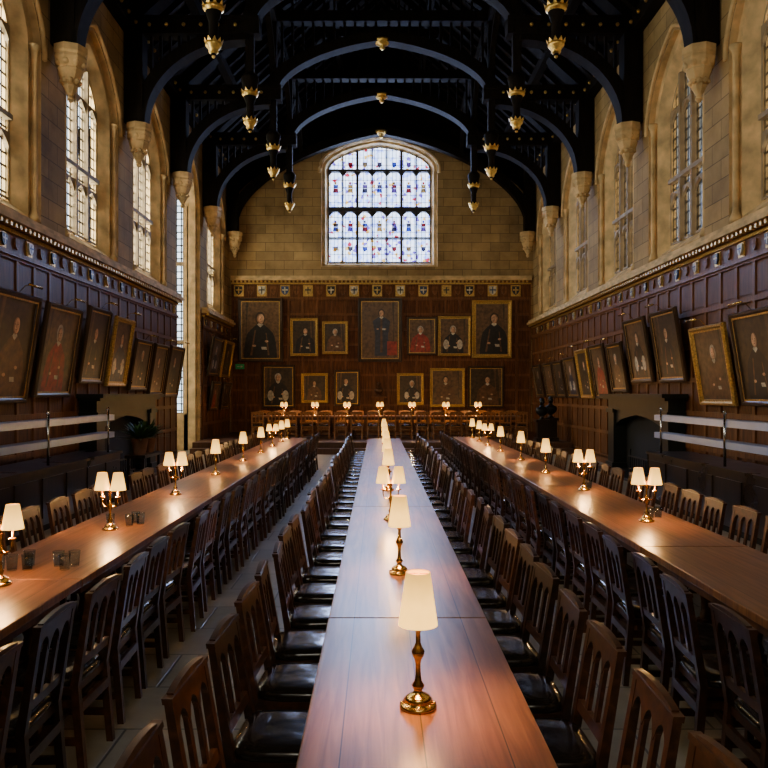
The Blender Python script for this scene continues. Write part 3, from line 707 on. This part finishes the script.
def bk(px0,px1,py0,py1,robe,fm,**kw):
    global k; k+=1; s=F/30.5
    x0,x1=(px0-CX)/s,(px1-CX)/s; z1,z0=CH+(CY-py0)/s,CH+(CY-py1)/s
    p=portrait(x1-x0,z1-z0,fm,robe,seed=k*3,**kw)
    p.obj('framed_portrait',M=Matrix.Translation(((x0+x1)/2,YB-.09,z0))@Matrix.Rotation(math.radians(2),4,'X'))
G,Dk=M_gold2,M_dframe
bk(238,283,298,362,'robe_black',Dk,full=False,fw=.16,bg='canvas_bg2')
bk(290,318,318,356,'robe_black',G)
bk(322,348,321,354,'robe_brown',G,hair='hair_white')
bk(358,402,298,362,'robe_blue',Dk,full=True,fw=.16,bg='canvas_bg2')
bk(407,437,317,355,'robe_red',Dk,bg='canvas_bg2',hair='hair_white')
bk(438,471,316,356,'robe_black',G,linen=True,hair='hair_white',bg='canvas_bg2')
bk(472,512,300,358,'robe_black',G,fw=.16,bg='canvas_bg2')
bk(262,295,365,408,'robe_black',Dk,linen=True,hair='hair_white')
bk(301,328,373,403,'robe_brown',G)
bk(334,360,370,406,'robe_black',Dk,linen=True)
bk(397,424,373,405,'robe_black',G,linen=True,hair='hair_white')
bk(430,465,368,407,'robe_brown',G,bg='canvas_bg2')
bk(468,504,366,408,'robe_brown',Dk,bg='canvas_bg')
# ------------------------------------------------------------ busts
def bust(name,loc,m,s=1,ped=0):
    b=MB()
    if ped: b.box(-.22,.22,-.22,.22,0,.12,M_counter); b.box(-.17,.17,-.17,.17,.12,ped-.08,M_counter); b.box(-.22,.22,-.22,.22,ped-.08,ped,M_counter)
    z=ped
    b.lathe([(.12*s,z),(.12*s,z+.03*s),(.06*s,z+.06*s),(.06*s,z+.12*s),(.1*s,z+.15*s)],m,seg=14)
    b.lathe([(.10*s,z+.13*s),(.2*s,z+.22*s),(.24*s,z+.33*s),(.2*s,z+.41*s),(.08*s,z+.46*s),(.065*s,z+.55*s)],m,seg=16,sy=.6)
    b.ball((0,0,z+.63*s),.105*s,m,14,.85,1,1.25)
    b.add([(-.018*s,-.095*s,z+.6*s),(.018*s,-.095*s,z+.6*s),(0,-.135*s,z+.605*s),(0,-.1*s,z+.67*s)],[(0,1,2),(1,3,2),(3,0,2)],m)
    for q in(-1,1): b.ball((q*.09*s,0,z+.62*s),.025*s,m,6,.5)
    b.ball((0,.03*s,z+.68*s),.105*s,m,12,.9,1,.9)
    b.obj(name,loc)
s=F/30.4
M_bz=plain('bronze_bust',(.12,.06,.03),.4,.5)
sh=MB(); sh.box(-.3,.3,-.17,.17,0,.055,M_panel2); sh.prism([(-.2,.17,0),(.2,.17,0),(.2,-.1,0),(-.2,-.1,0)],(0,.0,-.14),M_panel2); sh.obj('bust_shelf',((379-CX)/s,YB-.27,1.70))
bust('portrait_bust',((379-CX)/s,YB-.27,1.76),M_bz,.75)
bust('portrait_bust',(5.25,24.6,.35),M_iron,.9,.7); bust('portrait_bust',(5.6,24.9,.35),M_iron,.9,.75)
# ------------------------------------------------------------ fireplaces
def fireplace(P,c):
    f=MB(); w=2.0; q0=-.075
    for s in(-1,1):
        a,b=sorted((c+s*w,c+s*(w-.45))); ubox(f,P,a,b,-.42,q0,0,1.5,M_grey); ubox(f,P,a-.05,b+.05,-.47,q0,0,.2,M_grey); ubox(f,P,a-.04,b+.04,-.46,q0,1.42,1.52,M_grey)
    ubox(f,P,c-w,c+w,-.42,q0,1.5,1.74,M_grey)
    ubox(f,P,c-w-.08,c+w+.08,-.52,q0,1.74,1.80,M_grey); ubox(f,P,c-w-.15,c+w+.15,-.6,q0,1.80,1.88,M_grey)
    A=arch(c,w-.45,0,1.1,1.4,.3)[1:-1]
    for p,q in zip(A[:-1],A[1:]):
        f.hexa([P(p[0],p[1],-.36),P(q[0],q[1],-.36),P(q[0],1.5,-.36),P(p[0],1.5,-.36),P(p[0],p[1],q0),P(q[0],q[1],q0),P(q[0],1.5,q0),P(p[0],1.5,q0)],M_grey)
    ubox(f,P,c-w+.45,c+w-.45,-.1,q0,0,1.5,M_black)
    ubox(f,P,c-w-.1,c+w+.1,-.85,-.11,0,.06,M_grey)
    for i in range(9): ubox(f,P,c-.6+.15*i-.01,c-.6+.15*i+.01,-.34,-.32,.15,.45,M_iron)
    ubox(f,P,c-.65,c+.65,-.35,-.14,.13,.16,M_iron); ubox(f,P,c-.65,c+.65,-.35,-.32,.42,.45,M_iron)
    for u in(-.6,.58): ubox(f,P,c+u,c+u+.03,-.34,-.31,.06,.6,M_iron)
    f.obj('stone_fireplace')
fireplace(PL,17.1); fireplace(PR,17.3)
# ------------------------------------------------------------ serving counters
def counter(sgn,X,y0,y1):
    c=MB(); xa,xb=sorted((X,X+sgn*.7))
    c.box(xa+.05,xb-.05,y0,y1,0,.1,M_black); c.box(xa,xb,y0,y1,.1,.84,M_counter); c.box(xa-.04,xb+.04,y0-.03,y1+.03,.84,.88,M_counter)
    n=int((y1-y0)/.8)
    xf=xa if sgn>0 else xb
    for i in range(n): 
        a=y0+(y1-y0)*i/n+.06; b=a+(y1-y0)/n-.12; c.box(xf-.02,xf+.02,a,b,.2,.74,M_counter)
    xm=X+sgn*.12
    for z in(1.17,1.47):
        c.box(xm-.02,xm+.02,y0,y1,z-.045,z+.05,M_steel); c.box(min(xm,xm+sgn*.22),max(xm,xm+sgn*.22),y0,y1,z+.04,z+.052,M_steel)
    y=y1-.35
    while y>y0:
        c.tube([(xm-sgn*.03,y,.88),(xm-sgn*.03,y,1.62)],.02,M_chrome,8); c.ball((xm-sgn*.03,y,1.63),.03,M_chrome,8); y-=2.4
    c.obj('serving_counter',bevel=0)
counter(-1,-4.55,5.5,13.55); counter(1,4.72,5.5,13.4)
# plant
p=MB(); p.lathe([(.12,0),(.17,.3),(.19,.32),(.17,.32),(.15,.28),(.01,.28)],M_terra,seg=16,cap=False)
rr=random.Random(3)
for i in range(110):
    a=rr.uniform(0,6.28); L=rr.uniform(.25,.6); el=rr.uniform(.25,1.3); w=.035
    base=Vector((0,0,.28)); sd=Vector((-math.sin(a),math.cos(a),0))
    q=[]
    for j in range(5):
        t=j/4; pos=base+Vector((math.cos(a)*math.cos(el)*L*t,math.sin(a)*math.cos(el)*L*t,math.sin(el)*L*t-.22*L*t*t)); ww=w*math.sin(math.pi*min(.98,t*.85+.12)); q+=[pos-sd*ww,pos+sd*ww]
    p.add(q,[(2*j,2*j+1,2*j+3,2*j+2) for j in range(4)],M_leaf,True)
pm=p.mesh('potted_plant')
st=MB(); st.box(-.6,.6,-.2,.2,.62,.68,M_counter)
for a in(-.55,.5):
    for b in(-.17,.12): st.box(a,a+.05,b,b+.05,0,.62,M_counter)
st.obj('side_table',M=Matrix.Translation((-4.75,15.6,0))@Matrix.Rotation(math.pi/2,4,'Z'))
inst(pm,'potted_plant',(-4.75,15.3,.68)); inst(pm,'potted_plant',(-4.75,15.85,.68),1.3)
e=MB(); e.box(-.17,.17,-.03,.03,0,.2,M_green); e.box(-.1,.05,-.035,-.03,.09,.11,MATS['sh_white']); e.prism([(.04,-.035,.05),(.12,-.035,.1),(.04,-.035,.15)],(0,.005,0),MATS['sh_white']); e.obj('exit_sign',((239-CX)/s,YB-.1,2.85))
# ------------------------------------------------------------ world + camera
w=D.worlds.new('overcast_sky'); bpy.context.scene.world=w; w.use_nodes=True
bg=w.node_tree.nodes['Background']; bg.inputs['Color'].default_value=(.80,.88,1,1); bg.inputs['Strength'].default_value=5.0
cam=D.cameras.new('camera'); co=D.objects.new('camera',cam); bpy.context.scene.collection.objects.link(co)
co.location=(0,0,CH); co.rotation_euler=(math.pi/2,0,0); cam.sensor_width=36; cam.lens=36
cam.shift_x=(384-CX)/768; cam.shift_y=(CY-384)/768; cam.clip_end=200; cam.clip_start=.05
bpy.context.scene.camera=co
